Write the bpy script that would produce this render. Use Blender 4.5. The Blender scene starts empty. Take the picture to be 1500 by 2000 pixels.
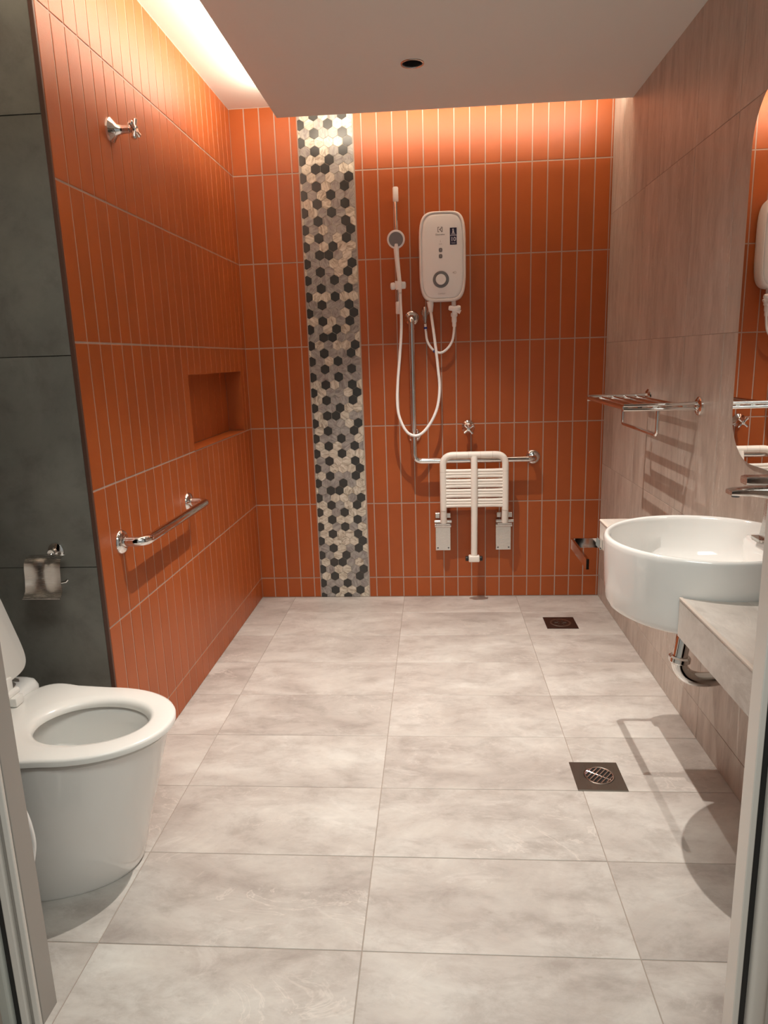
import bpy, bmesh, math, random
from mathutils import Vector, Matrix
random.seed(7)
D = bpy.data
SC = bpy.context.scene
COL = SC.collection
PI = math.pi

# ------------------------------------------------------------------ camera
cam = D.objects.new('camera', D.cameras.new('camera'))
COL.objects.link(cam)
SC.camera = cam
PITCH, YAW, ROLL = 0.2157, 0.0753, -0.0316
cy_, sy_, cp_, sp_, cr_, sr_ = math.cos(YAW), math.sin(YAW), math.cos(PITCH), math.sin(PITCH), math.cos(ROLL), math.sin(ROLL)
Ym = Matrix(((cy_, sy_, 0), (-sy_, cy_, 0), (0, 0, 1)))
Pm = Matrix(((1, 0, 0), (0, cp_, -sp_), (0, sp_, cp_)))
Rm = Matrix(((cr_, 0, sr_), (0, 1, 0), (-sr_, 0, cr_)))
RR = Rm @ Pm @ Ym                      # rows: right, forward, up
cam.matrix_world = Matrix(((RR[0][0], RR[2][0], -RR[1][0], 0.1768),
                           (RR[0][1], RR[2][1], -RR[1][1], -3.3947),
                           (RR[0][2], RR[2][2], -RR[1][2], 1.2728),
                           (0, 0, 0, 1)))
cam.data.sensor_fit = 'HORIZONTAL'
cam.data.sensor_width = 36
cam.data.lens = 1372.9 / 1500 * 36
cam.data.clip_start = 0.02

# ------------------------------------------------------------------ exposure, world, lights
SC.view_settings.view_transform = 'Standard'
SC.view_settings.look = 'None'
SC.view_settings.gamma = 1
SC.view_settings.use_curve_mapping = False
SC.view_settings.exposure = 0.0

W = D.worlds.new('world')
SC.world = W
W.use_nodes = True
W.node_tree.nodes['Background'].inputs[0].default_value = (0.98, 1.0, 0.95, 1)
W.node_tree.nodes['Background'].inputs[1].default_value = 0.28

WARM = (1.0, 0.925, 0.84)
COVE = (1.0, 0.86, 0.68)


def spot(loc, power, size=150, blend=0.6, rad=0.022, col=WARM):
    l = D.lights.new('spot', 'SPOT')
    l.energy = power; l.color = col; l.spot_size = math.radians(size); l.spot_blend = blend
    l.shadow_soft_size = rad
    o = D.objects.new('downlight_beam', l); COL.objects.link(o); o.location = loc
    return o


def area(loc, target, sx, sy, power, col=WARM, spread=180, name='light'):
    l = D.lights.new(name, 'AREA')
    l.shape = 'RECTANGLE'; l.size = sx; l.size_y = sy; l.energy = power; l.color = col
    l.spread = math.radians(spread)
    o = D.objects.new(name, l); COL.objects.link(o); o.location = loc
    d = Vector(target) - Vector(loc)
    o.rotation_euler = d.to_track_quat('-Z', 'Y').to_euler()
    return o


LX, LYA, LYB, ZD = 0.117, -0.56, -1.39, 2.31
spot((LX, LYA, 2.3445), 128, 82, 0.95, 0.008)
spot((LX, LYB, 2.3445), 152, 82, 0.95, 0.008)
# the LED strips in the cove: they sit on top of the dropped ceiling's edge
cl = area((-0.478, -1.15, 2.392), (-0.80, -1.15, 2.47), 2.2, 0.012, 22, COVE, name='cove_light_left')
cb = area((0.28, -0.085, 2.392), (0.28, 0.25, 2.40), 1.40, 0.012, 11, COVE, name='cove_light_back')
# light of the corridor the camera stands in
area((0.15, -3.1, 2.38), (0.15, -3.1, 0), 0.9, 0.5, 20, (0.97, 1.0, 0.92), name='corridor_light')

# ------------------------------------------------------------------ dimensions
XL, XR, YB, ZC = -0.7855, 1.032, 0.247, 2.458
YE = -1.515          # face of the grey wall beside the toilet
YF = -2.28           # inner face of the wall with the door
XA = -1.30           # side wall behind the toilet


# ------------------------------------------------------------------ materials
def mat(name, col=(0.8, 0.8, 0.8), rough=0.5, metal=0.0, **kw):
    m = D.materials.new(name); m.use_nodes = True
    b = m.node_tree.nodes['Principled BSDF']
    b.inputs['Base Color'].default_value = (*col, 1)
    b.inputs['Roughness'].default_value = rough
    b.inputs['Metallic'].default_value = metal
    for k, v in kw.items():
        b.inputs[k.replace('_', ' ')].default_value = v
    return m


def srgb(r, g, b):
    f = lambda c: (c / 255 / 12.92) if c / 255 <= 0.04045 else ((c / 255 + 0.055) / 1.055) ** 2.4
    return (f(r), f(g), f(b))


class N:
    def __init__(s, m):
        s.t = m.node_tree; s.b = s.t.nodes['Principled BSDF']

    def n(s, typ, **kw):
        x = s.t.nodes.new(typ)
        for k, v in kw.items():
            if k in x.bl_rna.properties: setattr(x, k, v)
            else: x.inputs[k.replace('_', ' ')].default_value = v
        return x

    def l(s, a, b): s.t.links.new(a, b)

    def ramp(s, fac, stops):
        r = s.n('ShaderNodeValToRGB'); s.l(fac, r.inputs[0])
        e = r.color_ramp.elements
        while len(e) < len(stops): e.new(0.5)
        for i, (p, c) in enumerate(stops):
            e[i].position = p; e[i].color = (*c, 1)
        return r.outputs[0]

    def math(s, op, a, b=None):
        x = s.n('ShaderNodeMath', operation=op)
        for i, v in enumerate((a, b)):
            if v is None: continue
            if isinstance(v, (int, float)): x.inputs[i].default_value = v
            else: s.l(v, x.inputs[i])
        return x.outputs[0]

    def mix(s, fac, a, b, blend='MIX'):
        x = s.n('ShaderNodeMix', data_type='RGBA', blend_type=blend)
        if isinstance(fac, (int, float)): x.inputs[0].default_value = fac
        else: s.l(fac, x.inputs[0])
        for i, v in ((6, a), (7, b)):
            if isinstance(v, tuple): x.inputs[i].default_value = (*v, 1)
            else: s.l(v, x.inputs[i])
        return x.outputs[2]

    def coords(s, scale=(1, 1, 1), island=0.0):
        tc = s.n('ShaderNodeTexCoord'); mp = s.n('ShaderNodeMapping')
        mp.inputs['Scale'].default_value = scale
        s.l(tc.outputs['Object'], mp.inputs['Vector'])
        out = mp.outputs[0]
        if island:
            g = s.n('ShaderNodeNewGeometry')
            k = s.math('MULTIPLY', g.outputs['Random Per Island'], island)
            c = s.n('ShaderNodeCombineXYZ')
            for i in range(3): s.l(k, c.inputs[i])
            a = s.n('ShaderNodeVectorMath', operation='ADD')
            s.l(out, a.inputs[0]); s.l(c.outputs[0], a.inputs[1]); out = a.outputs[0]
        return out

    def noise(s, vec, scale, detail=4, rough=0.55, dist=0.0):
        x = s.n('ShaderNodeTexNoise')
        x.inputs['Scale'].default_value = scale; x.inputs['Detail'].default_value = detail
        x.inputs['Roughness'].default_value = rough; x.inputs['Distortion'].default_value = dist
        s.l(vec, x.inputs['Vector']); return x.outputs['Fac']

    def bump(s, h, strength, dist=0.002):
        b = s.n('ShaderNodeBump'); b.inputs['Strength'].default_value = strength
        b.inputs['Distance'].default_value = dist
        s.l(h, b.inputs['Height']); s.l(b.outputs[0], s.b.inputs['Normal'])

    def island(s):
        return s.n('ShaderNodeNewGeometry').outputs['Random Per Island']


def orange_tile():
    m = mat('orange_tile', rough=0.42, Specular_IOR_Level=0.5); k = N(m)
    v = k.coords()
    grain = k.noise(v, 330, 2, 0.6)
    cloud = k.noise(v, 5, 3, 0.6)
    c = k.ramp(cloud, [(0.3, (0.36, 0.071, 0.0095)), (0.7, (0.41, 0.087, 0.014))])
    c = k.mix(k.math('MULTIPLY', grain, 0.35), c, (0.44, 0.12, 0.028))
    iv = k.math('MULTIPLY_ADD', k.island(), 0.12)
    k.t.nodes[-1].inputs[2].default_value = 0.94
    cc = k.n('ShaderNodeCombineColor')
    for i in range(3): k.l(iv, cc.inputs[i])
    c = k.mix(1.0, c, cc.outputs[0], 'MULTIPLY')
    k.l(c, k.b.inputs['Base Color'])
    k.bump(grain, 0.22, 0.0012)
    return m


def concrete(name, c1, c2, c3, stretch=(1, 1, 1), rough=0.38, veins=True):
    m = mat(name, rough=rough); k = N(m)
    v = k.coords(stretch, 13.7)
    a = k.noise(v, 2.6, 8, 0.62, 0.6)
    b = k.noise(v, 9, 9, 0.7, 0.3)
    base = k.ramp(a, [(0.32, c1), (0.5, c2), (0.68, c3)])
    sp = k.ramp(b, [(0.34, (0.80, 0.78, 0.77)), (0.50, (1, 1, 1)), (0.66, (1.09, 1.10, 1.09))])
    c = k.mix(1.0, base, sp, 'MULTIPLY')
    if veins:
        w = k.noise(v, 3.3, 6, 0.6, 1.8)
        ab = k.math('ABSOLUTE', k.math('SUBTRACT', w, 0.5))
        vein = k.ramp(ab, [(0.0, (1, 1, 1)), (0.012, (0, 0, 0))])
        area_m = k.ramp(k.noise(v, 1.9, 2, 0.5), [(0.52, (0, 0, 0)), (0.64, (1, 1, 1))])
        fac = k.math('MULTIPLY', k.math('MULTIPLY', vein, area_m), 0.40)
        c = k.mix(fac, c, (0.80, 0.74, 0.68))
        spots = k.ramp(k.noise(v, 30, 3, 0.6), [(0.68, (0, 0, 0)), (0.76, (1, 1, 1))])
        c = k.mix(k.math('MULTIPLY', spots, 0.30), c, (0.30, 0.24, 0.20))
        scuff = k.ramp(k.noise(v, 7, 10, 0.78, 0.8), [(0.56, (0, 0, 0)), (0.64, (1, 1, 1))])
        c = k.mix(k.math('MULTIPLY', scuff, 0.28), c, (0.74, 0.71, 0.67))
        grime = k.ramp(k.noise(v, 5.5, 8, 0.72, 0.4), [(0.34, (1, 1, 1)), (0.44, (0, 0, 0))])
        c = k.mix(k.math('MULTIPLY', grime, 0.30), c, (0.36, 0.30, 0.265))
    iv = k.math('MULTIPLY_ADD', k.island(), 0.06); k.t.nodes[-1].inputs[2].default_value = 0.97
    cc = k.n('ShaderNodeCombineColor')
    for i in range(3): k.l(iv, cc.inputs[i])
    c = k.mix(1.0, c, cc.outputs[0], 'MULTIPLY')
    k.l(c, k.b.inputs['Base Color'])
    k.bump(b, 0.10, 0.0015)
    return m


def marble(name, c1, c2, c3):
    m = mat(name, rough=0.30); k = N(m)
    g = k.n('ShaderNodeNewGeometry')
    tc = k.n('ShaderNodeTexCoord'); mp = k.n('ShaderNodeVectorRotate', rotation_type='AXIS_ANGLE')
    mp.inputs['Axis'].default_value = (0, 1, 0)
    k.l(tc.outputs['Object'], mp.inputs['Vector'])
    k.l(k.math('MULTIPLY', g.outputs['Random Per Island'], 40.0), mp.inputs['Angle'])
    sc = k.n('ShaderNodeMapping'); sc.inputs['Scale'].default_value = (1, 1, 3.2)
    k.l(mp.outputs[0], sc.inputs['Vector'])
    n = k.noise(sc.outputs[0], 26, 5, 0.6, 0.9)
    k.l(k.ramp(n, [(0.34, c1), (0.5, c2), (0.66, c3)]), k.b.inputs['Base Color'])
    return m


def paint(name, col, rough=0.6):
    m = mat(name, col, rough); k = N(m)
    k.bump(k.noise(k.coords(), 90, 3), 0.05, 0.001)
    return m


def brushed(name, col, rough, sc=(1, 1, 60)):
    m = mat(name, col, rough, 1.0); k = N(m)
    n = k.noise(k.coords(sc), 30, 2)
    k.l(k.ramp(n, [(0.3, (rough * 0.8,) * 3), (0.7, (rough * 1.25,) * 3)]), k.b.inputs['Roughness'])
    return m


M = {}
M['orange'] = orange_tile()
M['grout'] = mat('grout', (0.46, 0.335, 0.275), 0.85)
M['trim'] = mat('brown_edge_trim', (0.10, 0.045, 0.03), 0.5)
M['floor'] = concrete('floor_tile', (0.40, 0.358, 0.330), (0.51, 0.474, 0.440), (0.61, 0.59, 0.555), (0.8, 1.35, 1), 0.38)
M['fgrout'] = mat('floor_grout', (0.34, 0.29, 0.25), 0.9)
M['rwall'] = concrete('wall_tile', (0.40, 0.335, 0.285), (0.47, 0.400, 0.345), (0.54, 0.470, 0.415), (1, 3.4, 0.75), 0.42, True)
M['rgrout'] = mat('wall_grout', (0.34, 0.28, 0.235), 0.9)
M['counter'] = concrete('counter_tile', (0.44, 0.39, 0.35), (0.54, 0.49, 0.445), (0.62, 0.575, 0.53), (1.6, 0.7, 1), 0.36)
M['cedge'] = mat('counter_edge_profile', (0.62, 0.53, 0.46), 0.4)
M['grey'] = concrete('dark_grey_tile', (0.150, 0.145, 0.126), (0.185, 0.178, 0.156), (0.22, 0.212, 0.187), (1, 1, 1), 0.5, False)
M['ggrout'] = mat('dark_grout', (0.07, 0.065, 0.058), 0.9)
M['hex_dark'] = mat('dark_hexagon', (0.045, 0.045, 0.042), 0.28)
M['hex_light'] = marble('light_hexagon', (0.34, 0.28, 0.21), (0.62, 0.57, 0.47), (0.78, 0.74, 0.65))
M['hex_grey'] = marble('grey_hexagon', (0.22, 0.20, 0.19), (0.34, 0.32, 0.30), (0.45, 0.43, 0.40))
M['hex_grout'] = mat('mosaic_grout', (0.50, 0.46, 0.38), 0.8)
M['ceil'] = paint('ceiling_paint', (0.82, 0.84, 0.81), 0.75)
M['ceilw'] = paint('white_ceiling_paint', (0.82, 0.79, 0.75), 0.7)
M['chrome'] = mat('chrome', (0.80, 0.78, 0.76), 0.07, 1.0)
M['steel'] = brushed('brushed_steel', (0.55, 0.53, 0.50), 0.32, (60, 1, 1))
M['satin'] = brushed('satin_steel', (0.66, 0.63, 0.60), 0.24)
M['drainmetal'] = brushed('drain_steel', (0.27, 0.255, 0.225), 0.34, (60, 1, 1))
M['darkdrain'] = brushed('dark_drain_metal', (0.12, 0.095, 0.085), 0.4, (1, 60, 1))
M['black'] = mat('black_rubber', (0.012, 0.011, 0.011), 0.5)
M['ceramic'] = mat('white_ceramic', (0.90, 0.88, 0.85), 0.09, 0, Coat_Weight=0.4, Coat_Roughness=0.04)
M['seatplastic'] = mat('toilet_seat_plastic', (0.90, 0.88, 0.84), 0.22)
M['white'] = mat('white_plastic', (0.92, 0.90, 0.88), 0.30)
M['face'] = mat('heater_face', (0.93, 0.92, 0.91), 0.24)
M['nylon'] = mat('ivory_nylon', (0.90, 0.85, 0.78), 0.38)
M['greyp'] = mat('grey_plastic', (0.20, 0.20, 0.205), 0.4)
M['sprayface'] = mat('spray_face', (0.22, 0.22, 0.23), 0.45)
M['ink'] = mat('print_ink', (0.16, 0.15, 0.15), 0.5)
M['inklight'] = mat('light_print_ink', (0.42, 0.39, 0.37), 0.5)
M['navy'] = mat('sticker_navy', (0.018, 0.016, 0.05), 0.4)
M['sticker_white'] = mat('sticker_white', (0.65, 0.64, 0.68), 0.4)
M['blue'] = mat('blue_tie', (0.03, 0.06, 0.30), 0.4)
M['upvc'] = mat('door_frame_plastic', (0.72, 0.68, 0.63), 0.28)
M['upvc2'] = mat('door_frame_brown_grey', (0.36, 0.33, 0.30), 0.4)  # darker brown-grey of the reveal and groove strips
M['frostlight'] = mat('door_leaf_laminate', (0.50, 0.51, 0.47), 0.25)
M['beige'] = paint('beige_wall_paint', (0.42, 0.35, 0.30), 0.7)
M['water'] = mat('toilet_water', (0.75, 0.80, 0.76), 0.02, 0, Transmission_Weight=0.7, IOR=1.33)
M['mirror'] = mat('mirror_silver', (0.90, 0.90, 0.89), 0.005, 1.0)
M['mirrorback'] = mat('mirror_edge', (0.45, 0.47, 0.46), 0.2)
M['led'] = mat('led_strip', (1, 0.9, 0.8), 0.5)
M['led'].node_tree.nodes['Principled BSDF'].inputs['Emission Color'].default_value = (1, 0.82, 0.62, 1)
M['led'].node_tree.nodes['Principled BSDF'].inputs['Emission Strength'].default_value = 2.0
M['baffle'] = mat('downlight_baffle', (0.035, 0.030, 0.030), 0.4)


# ------------------------------------------------------------------ object helpers
def obj(name, bm, mats, parent=None, smooth=False, angle=40):
    me = D.meshes.new(name)
    bmesh.ops.recalc_face_normals(bm, faces=bm.faces[:])
    bm.to_mesh(me); bm.free()
    o = D.objects.new(name, me); COL.objects.link(o)
    for m in (mats if isinstance(mats, (list, tuple)) else [mats]):
        me.materials.append(M[m])
    if smooth:
        for p in me.polygons: p.use_smooth = True
        me.set_sharp_from_angle(angle=math.radians(angle))
    if parent is not None:
        o.parent = parent
        o.matrix_parent_inverse = Matrix.Translation(-parent.location)
    return o


def tag(o, label, cat, group=None):
    o['label'] = label; o['category'] = cat
    if group: o['group'] = group
    return o


def thing(name, label, cat, loc, group=None):
    o = D.objects.new(name, None); COL.objects.link(o); o.location = loc
    o.empty_display_size = 0.05
    return tag(o, label, cat, group)


def struct(name, bm, mats, parent=None, smooth=False):
    o = obj(name, bm, mats, parent, smooth)
    if parent is None: o['kind'] = 'structure'
    return o


def box(bm, a, b, mi=0, bev=0.0, seg=1):
    a, b = Vector(a), Vector(b)
    lo = Vector((min(a[i], b[i]) for i in range(3))); hi = Vector((max(a[i], b[i]) for i in range(3)))
    vs = [bm.verts.new((x, y, z)) for x in (lo.x, hi.x) for y in (lo.y, hi.y) for z in (lo.z, hi.z)]
    fs = [bm.faces.new([vs[i] for i in q]) for q in
          ((0, 1, 3, 2), (4, 6, 7, 5), (0, 4, 5, 1), (2, 3, 7, 6), (0, 2, 6, 4), (1, 5, 7, 3))]
    for f in fs: f.material_index = mi
    if bev:
        es = list({e for f in fs for e in f.edges})
        r = bmesh.ops.bevel(bm, geom=es, offset=bev, segments=seg, profile=0.5, affect='EDGES', clamp_overlap=True)
        for f in r['faces']: f.material_index = mi


def frames(pts):
    pts = [Vector(p) for p in pts]
    T = []
    for i in range(len(pts)):
        a = pts[max(i - 1, 0)]; b = pts[min(i + 1, len(pts) - 1)]
        T.append((b - a).normalized())
    up = Vector((0, 0, 1)) if abs(T[0].z) < 0.9 else Vector((1, 0, 0))
    nn = T[0].cross(up).normalized(); out = []
    for t in T:
        nn = (nn - t * nn.dot(t)).normalized()
        out.append((nn, t.cross(nn)))
    return pts, out


def tube(bm, pts, r, seg=16, mi=0, caps=True, flat=None):
    """round tube (or ellipse when flat=(ra, rb)); r may be a list"""
    pts, fr = frames(pts)
    rings = []
    for i, (p, (a, b)) in enumerate(zip(pts, fr)):
        rr = r[i] if isinstance(r, (list, tuple)) else r
        ra, rb = (rr, rr) if flat is None else (rr * flat[0], rr * flat[1])
        rings.append([bm.verts.new(p + a * math.cos(2 * PI * k / seg) * ra + b * math.sin(2 * PI * k / seg) * rb) for k in range(seg)])
    for A, B in zip(rings, rings[1:]):
        for k in range(seg):
            f = bm.faces.new((A[k], A[(k + 1) % seg], B[(k + 1) % seg], B[k])); f.material_index = mi
    if caps:
        f = bm.faces.new(rings[0][::-1]); f.material_index = mi
        f = bm.faces.new(rings[-1]); f.material_index = mi


def fillet(pts, r, n=7):
    """polyline with rounded corners"""
    pts = [Vector(p) for p in pts]; out = [pts[0]]
    for i in range(1, len(pts) - 1):
        p = pts[i]; a = (pts[i - 1] - p); b = (pts[i + 1] - p)
        rr = min(r, a.length * 0.49, b.length * 0.49)
        A = p + a.normalized() * rr; B = p + b.normalized() * rr
        for k in range(n + 1):
            t = k / n
            out.append(A * (1 - t) ** 2 + p * 2 * t * (1 - t) + B * t ** 2)
    out.append(pts[-1]); return out


def spline(pts, n=10):
    P = [Vector(p) for p in pts]; P = [P[0] * 2 - P[1]] + P + [P[-1] * 2 - P[-2]]; out = []
    for i in range(1, len(P) - 2):
        for k in range(n):
            t = k / n
            a, b, c, d = P[i - 1], P[i], P[i + 1], P[i + 2]
            out.append(0.5 * ((2 * b) + (c - a) * t + (2 * a - 5 * b + 4 * c - d) * t * t + (-a + 3 * b - 3 * c + d) * t ** 3))
    out.append(P[-2]); return out


def lathe(bm, prof, origin, axis=(0, 0, 1), seg=40, mi=0):
    """prof: list of (radius, height along axis)"""
    ax = Vector(axis).normalized(); o = Vector(origin)
    u = ax.cross(Vector((0, 0, 1)) if abs(ax.z) < 0.9 else Vector((1, 0, 0))).normalized(); w = ax.cross(u)
    rings = []
    for r, h in prof:
        if r < 1e-6: rings.append([bm.verts.new(o + ax * h)])
        else: rings.append([bm.verts.new(o + ax * h + u * r * math.cos(2 * PI * k / seg) + w * r * math.sin(2 * PI * k / seg)) for k in range(seg)])
    for A, B in zip(rings, rings[1:]):
        for k in range(seg):
            j = (k + 1) % seg
            if len(A) == 1 and len(B) == 1: continue
            if len(A) == 1: f = bm.faces.new((A[0], B[j], B[k]))
            elif len(B) == 1: f = bm.faces.new((A[k], A[j], B[0]))
            else: f = bm.faces.new((A[k], A[j], B[j], B[k]))
            f.material_index = mi
    return rings


def loft(bm, rings, mi=0, cap0=True, cap1=True):
    R = [[bm.verts.new(p) for p in r] for r in rings]
    n = len(R[0])
    for A, B in zip(R, R[1:]):
        for k in range(n):
            f = bm.faces.new((A[k], A[(k + 1) % n], B[(k + 1) % n], B[k])); f.material_index = mi
    if cap0: bm.faces.new(R[0][::-1]).material_index = mi
    if cap1: bm.faces.new(R[-1]).material_index = mi
    return R


def prism(bm, poly, fn, d0, d1, mi=0):
    """poly: 2D points; fn(u, v, d) -> 3D"""
    A = [bm.verts.new(fn(u, v, d0)) for u, v in poly]; B = [bm.verts.new(fn(u, v, d1)) for u, v in poly]
    n = len(poly)
    bm.faces.new(A[::-1]).material_index = mi; bm.faces.new(B).material_index = mi
    for k in range(n):
        bm.faces.new((A[k], A[(k + 1) % n], B[(k + 1) % n], B[k])).material_index = mi


def sup(cx, cz, hw, hh, e=4.5, n=64):
    out = []
    for k in range(n):
        t = 2 * PI * k / n; c, s = math.cos(t), math.sin(t)
        out.append((cx + hw * math.copysign(abs(c) ** (2 / e), c), cz + hh * math.copysign(abs(s) ** (2 / e), s)))
    return out


def rrect(cx, cz, hw, hh, r, n=8):
    out = []
    for sx, sz, a0 in ((1, 1, 0), (-1, 1, PI / 2), (-1, -1, PI), (1, -1, 1.5 * PI)):
        for k in range(n + 1):
            a = a0 + PI / 2 * k / n
            out.append((cx + sx * (hw - r) + r * math.cos(a), cz + sz * (hh - r) + r * math.sin(a)))
    return out


def text_mesh(name, body, size, loc, rot, m, parent, extrude=0.0002, bold=0.0):
    c = D.curves.new(name, 'FONT'); c.body = body; c.size = size; c.extrude = extrude; c.offset = bold
    c.align_x = 'CENTER'; c.align_y = 'CENTER'; c.resolution_u = 3
    o = D.objects.new(name, c); COL.objects.link(o)
    bpy.context.view_layer.update()
    me = D.meshes.new_from_object(o.evaluated_get(bpy.context.evaluated_depsgraph_get()))
    D.objects.remove(o); D.curves.remove(c)
    p = D.objects.new(name, me); COL.objects.link(p)
    me.materials.clear(); me.materials.append(M[m])
    p.location = loc; p.rotation_euler = rot
    p.parent = parent; p.matrix_parent_inverse = Matrix.Translation(-parent.location)
    return p


# ================================================================== THE ROOM
G = 0.0028            # half joint width
TP = 0.0733           # orange tile pitch
ZJ = [0.0, 0.111, 0.5205, 0.930, 1.3395, 1.749, 2.1585, ZC]


def sub_rect(r, h):
    """r minus h, both (u0, v0, u1, v1)"""
    u0, v0, u1, v1 = r; a0, b0, a1, b1 = h
    if u1 <= a0 or u0 >= a1 or v1 <= b0 or v0 >= b1: return [r]
    out = []
    if u0 < a0: out.append((u0, v0, a0, v1))
    if u1 > a1: out.append((a1, v0, u1, v1))
    m0, m1 = max(u0, a0), min(u1, a1)
    if v0 < b0: out.append((m0, v0, m1, b0))
    if v1 > b1: out.append((m0, b1, m1, v1))
    return [q for q in out if q[2] - q[0] > 0.004 and q[3] - q[1] > 0.004]


def tile_pad(bm, fn, r, face, back, bev=0.0011, mi=0):
    """one tile: a bevelled pad; fn(u, v, d) with d = height above the bedding"""
    u0, v0, u1, v1 = r
    jt = 0.0003
    d = [face + random.uniform(-jt, jt) for _ in range(4)]
    A = [bm.verts.new(fn(u, v, back)) for u, v in ((u0, v0), (u1, v0), (u1, v1), (u0, v1))]
    B = [bm.verts.new(fn(u, v, face - bev)) for u, v in ((u0, v0), (u1, v0), (u1, v1), (u0, v1))]
    c = ((u0 + bev, v0 + bev), (u1 - bev, v0 + bev), (u1 - bev, v1 - bev), (u0 + bev, v1 - bev))
    Cc = [bm.verts.new(fn(u, v, d[i])) for i, (u, v) in enumerate(c)]
    for P, Q in ((A, B), (B, Cc)):
        for k in range(4):
            bm.faces.new((P[k], P[(k + 1) % 4], Q[(k + 1) % 4], Q[k])).material_index = mi
    bm.faces.new(Cc).material_index = mi


# ---- floor
bm = bmesh.new()
box(bm, (XA - 0.1, -4.2, -0.10), (XR + 0.6, YB + 0.1, -0.0012), 1)
DR1 = (0.693, -0.229, 0.841, -0.080)
DR2 = (0.585, -1.502, 0.733, -1.352)
fl = lambda u, v, d: (u, v, d)
for i in range(-3, 3):
    for j in range(-15, 1):
        u0, u1 = 0.6 * i, 0.6 * (i + 1); v0, v1 = 0.3 * j, 0.3 * (j + 1)
        v1 = min(v1, YB); u1 = min(u1, XR + 0.5); u0 = max(u0, XA)
        if v1 - v0 < 0.01 or u1 - u0 < 0.01: continue
        rs = [(u0 + 0.0011, v0 + 0.0011, u1 - 0.0011, v1 - 0.0011)]
        for r in rs: tile_pad(bm, fl, r, 0.0, -0.002, 0.0008)
struct('floor', bm, ['floor', 'fgrout'])

# ---- back wall: orange finger tiles with a strip of hexagon mosaic
XM0, XM1 = -0.457, -0.189
bm = bmesh.new()
box(bm, (XL - 0.15, YB, 0), (XR + 0.15, YB + 0.12, ZC + 0.1), 1)
bk = lambda u, v, d: (u, YB - d + 0.002, v)
cols = []
u = XL
while u + TP < XM0 - 0.01: cols.append((u, u + TP)); u += TP
cols.append((u, XM0))
u = -0.003 - 3 * TP
edges = [XM1] + [-0.003 + TP * k for k in range(-2, 15)] + [XR]
for a, b in zip(edges, edges[1:]):
    if b - a > 0.004: cols.append((a, b))
for a, b in cols:
    for z0, z1 in zip(ZJ, ZJ[1:]):
        w = G if b - a > 0.02 else 0.0015
        tile_pad(bm, bk, (a + w, z0 + G, b - w, z1 - G), 0.0036, 0.0)
struct('wall_back', bm, ['orange', 'grout'])

# hexagon mosaic
bm = bmesh.new()
pw = (XM1 - XM0 - 0.006) / 5.75; hr = pw / math.sqrt(3); rh = 1.5 * hr
box(bm, (XM0 + 0.002, YB - 0.0012, 0.001), (XM1 - 0.002, YB + 0.003, ZC), 3)
nr = int(ZC / rh) + 2
for j in range(-1, nr):
    for i in range(-1, 8):
        cx = XM0 + 0.012 + pw * (i + (0.5 if j % 2 else 0)); cz = ZC - 0.01 - rh * j
        kk = (j // 2)
        if j % 2 == 0:
            dark = i == 0 or (i == 3 and kk % 5 in (0, 1, 3)) or (i == 5 and kk % 5 in (2, 4))
        else:
            dark = i == 1 or (i == 4 and kk % 5 != 3) or (i == 2 and kk % 5 == 3)
        rr = random.random()
        mi = 0 if dark else (1 if rr < 0.50 else 2)
        s = hr * 0.955
        poly = [(cx + s * math.sin(PI / 3 * k), cz + s * math.cos(PI / 3 * k)) for k in range(6)]
        # clip to the strip
        def clip(p, ins, inter):
            out = []
            for q in range(len(p)):
                A, B = p[q], p[(q + 1) % len(p)]
                if ins(A): out.append(A)
                if ins(A) != ins(B): out.append(inter(A, B))
            return out
        for ax, lim, sg in ((0, XM0 + 0.003, 1), (0, XM1 - 0.003, -1), (1, 0.002, 1), (1, ZC - 0.001, -1)):
            if not poly: break
            poly = clip(poly, lambda p: (p[ax] - lim) * sg >= 0,
                        lambda A, B: tuple(A[m_] + (B[m_] - A[m_]) * (lim - A[ax]) / (B[ax] - A[ax]) for m_ in (0, 1)))
        if len(poly) < 3: continue
        ar = abs(sum(poly[q][0] * poly[(q + 1) % len(poly)][1] - poly[(q + 1) % len(poly)][0] * poly[q][1] for q in range(len(poly)))) / 2
        if ar < 1e-6: continue
        prism(bm, poly, lambda u, v, d: (u, YB - d, v), 0.001, 0.0032 + random.uniform(0, 0.0002), mi)
mz = obj('mosaic_strip', bm, ['hex_dark', 'hex_light', 'hex_grey', 'hex_grout'])
tag(mz, 'vertical strip of grey, cream and charcoal hexagon mosaic between the orange tiles', 'mosaic')

# ---- left wall with niche
NY0, NY1, NZ0, NZ1, ND = -0.645, 0.128, 0.9335, 1.232, 0.080
bm = bmesh.new()
TH = 0.16
for (a, b, c, d) in ((YE, 0, NY0, ZC), (NY1, 0, YB, ZC), (NY0, 0, NY1, NZ0), (NY0, NZ1, NY1, ZC)):
    box(bm, (XL - TH, a, b), (XL, c, d), 1)
box(bm, (XL - TH - 0.02, NY0 - 0.02, NZ0 - 0.02), (XL - ND - 0.002, NY1 + 0.02, NZ1 + 0.02), 1)
lf = lambda u, v, d: (XL + d - 0.002, u, v)
y = YB
while y > YE + 0.003:
    y0 = max(y - TP, YE)
    if y - y0 > 0.012:
        for z0, z1 in zip(ZJ, ZJ[1:]):
            for r in sub_rect((y0 + G, z0 + G, y - G, z1 - G), (NY0, NZ0, NY1, NZ1)):
                tile_pad(bm, lf, r, 0.0036, 0.0)
    y -= TP
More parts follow.
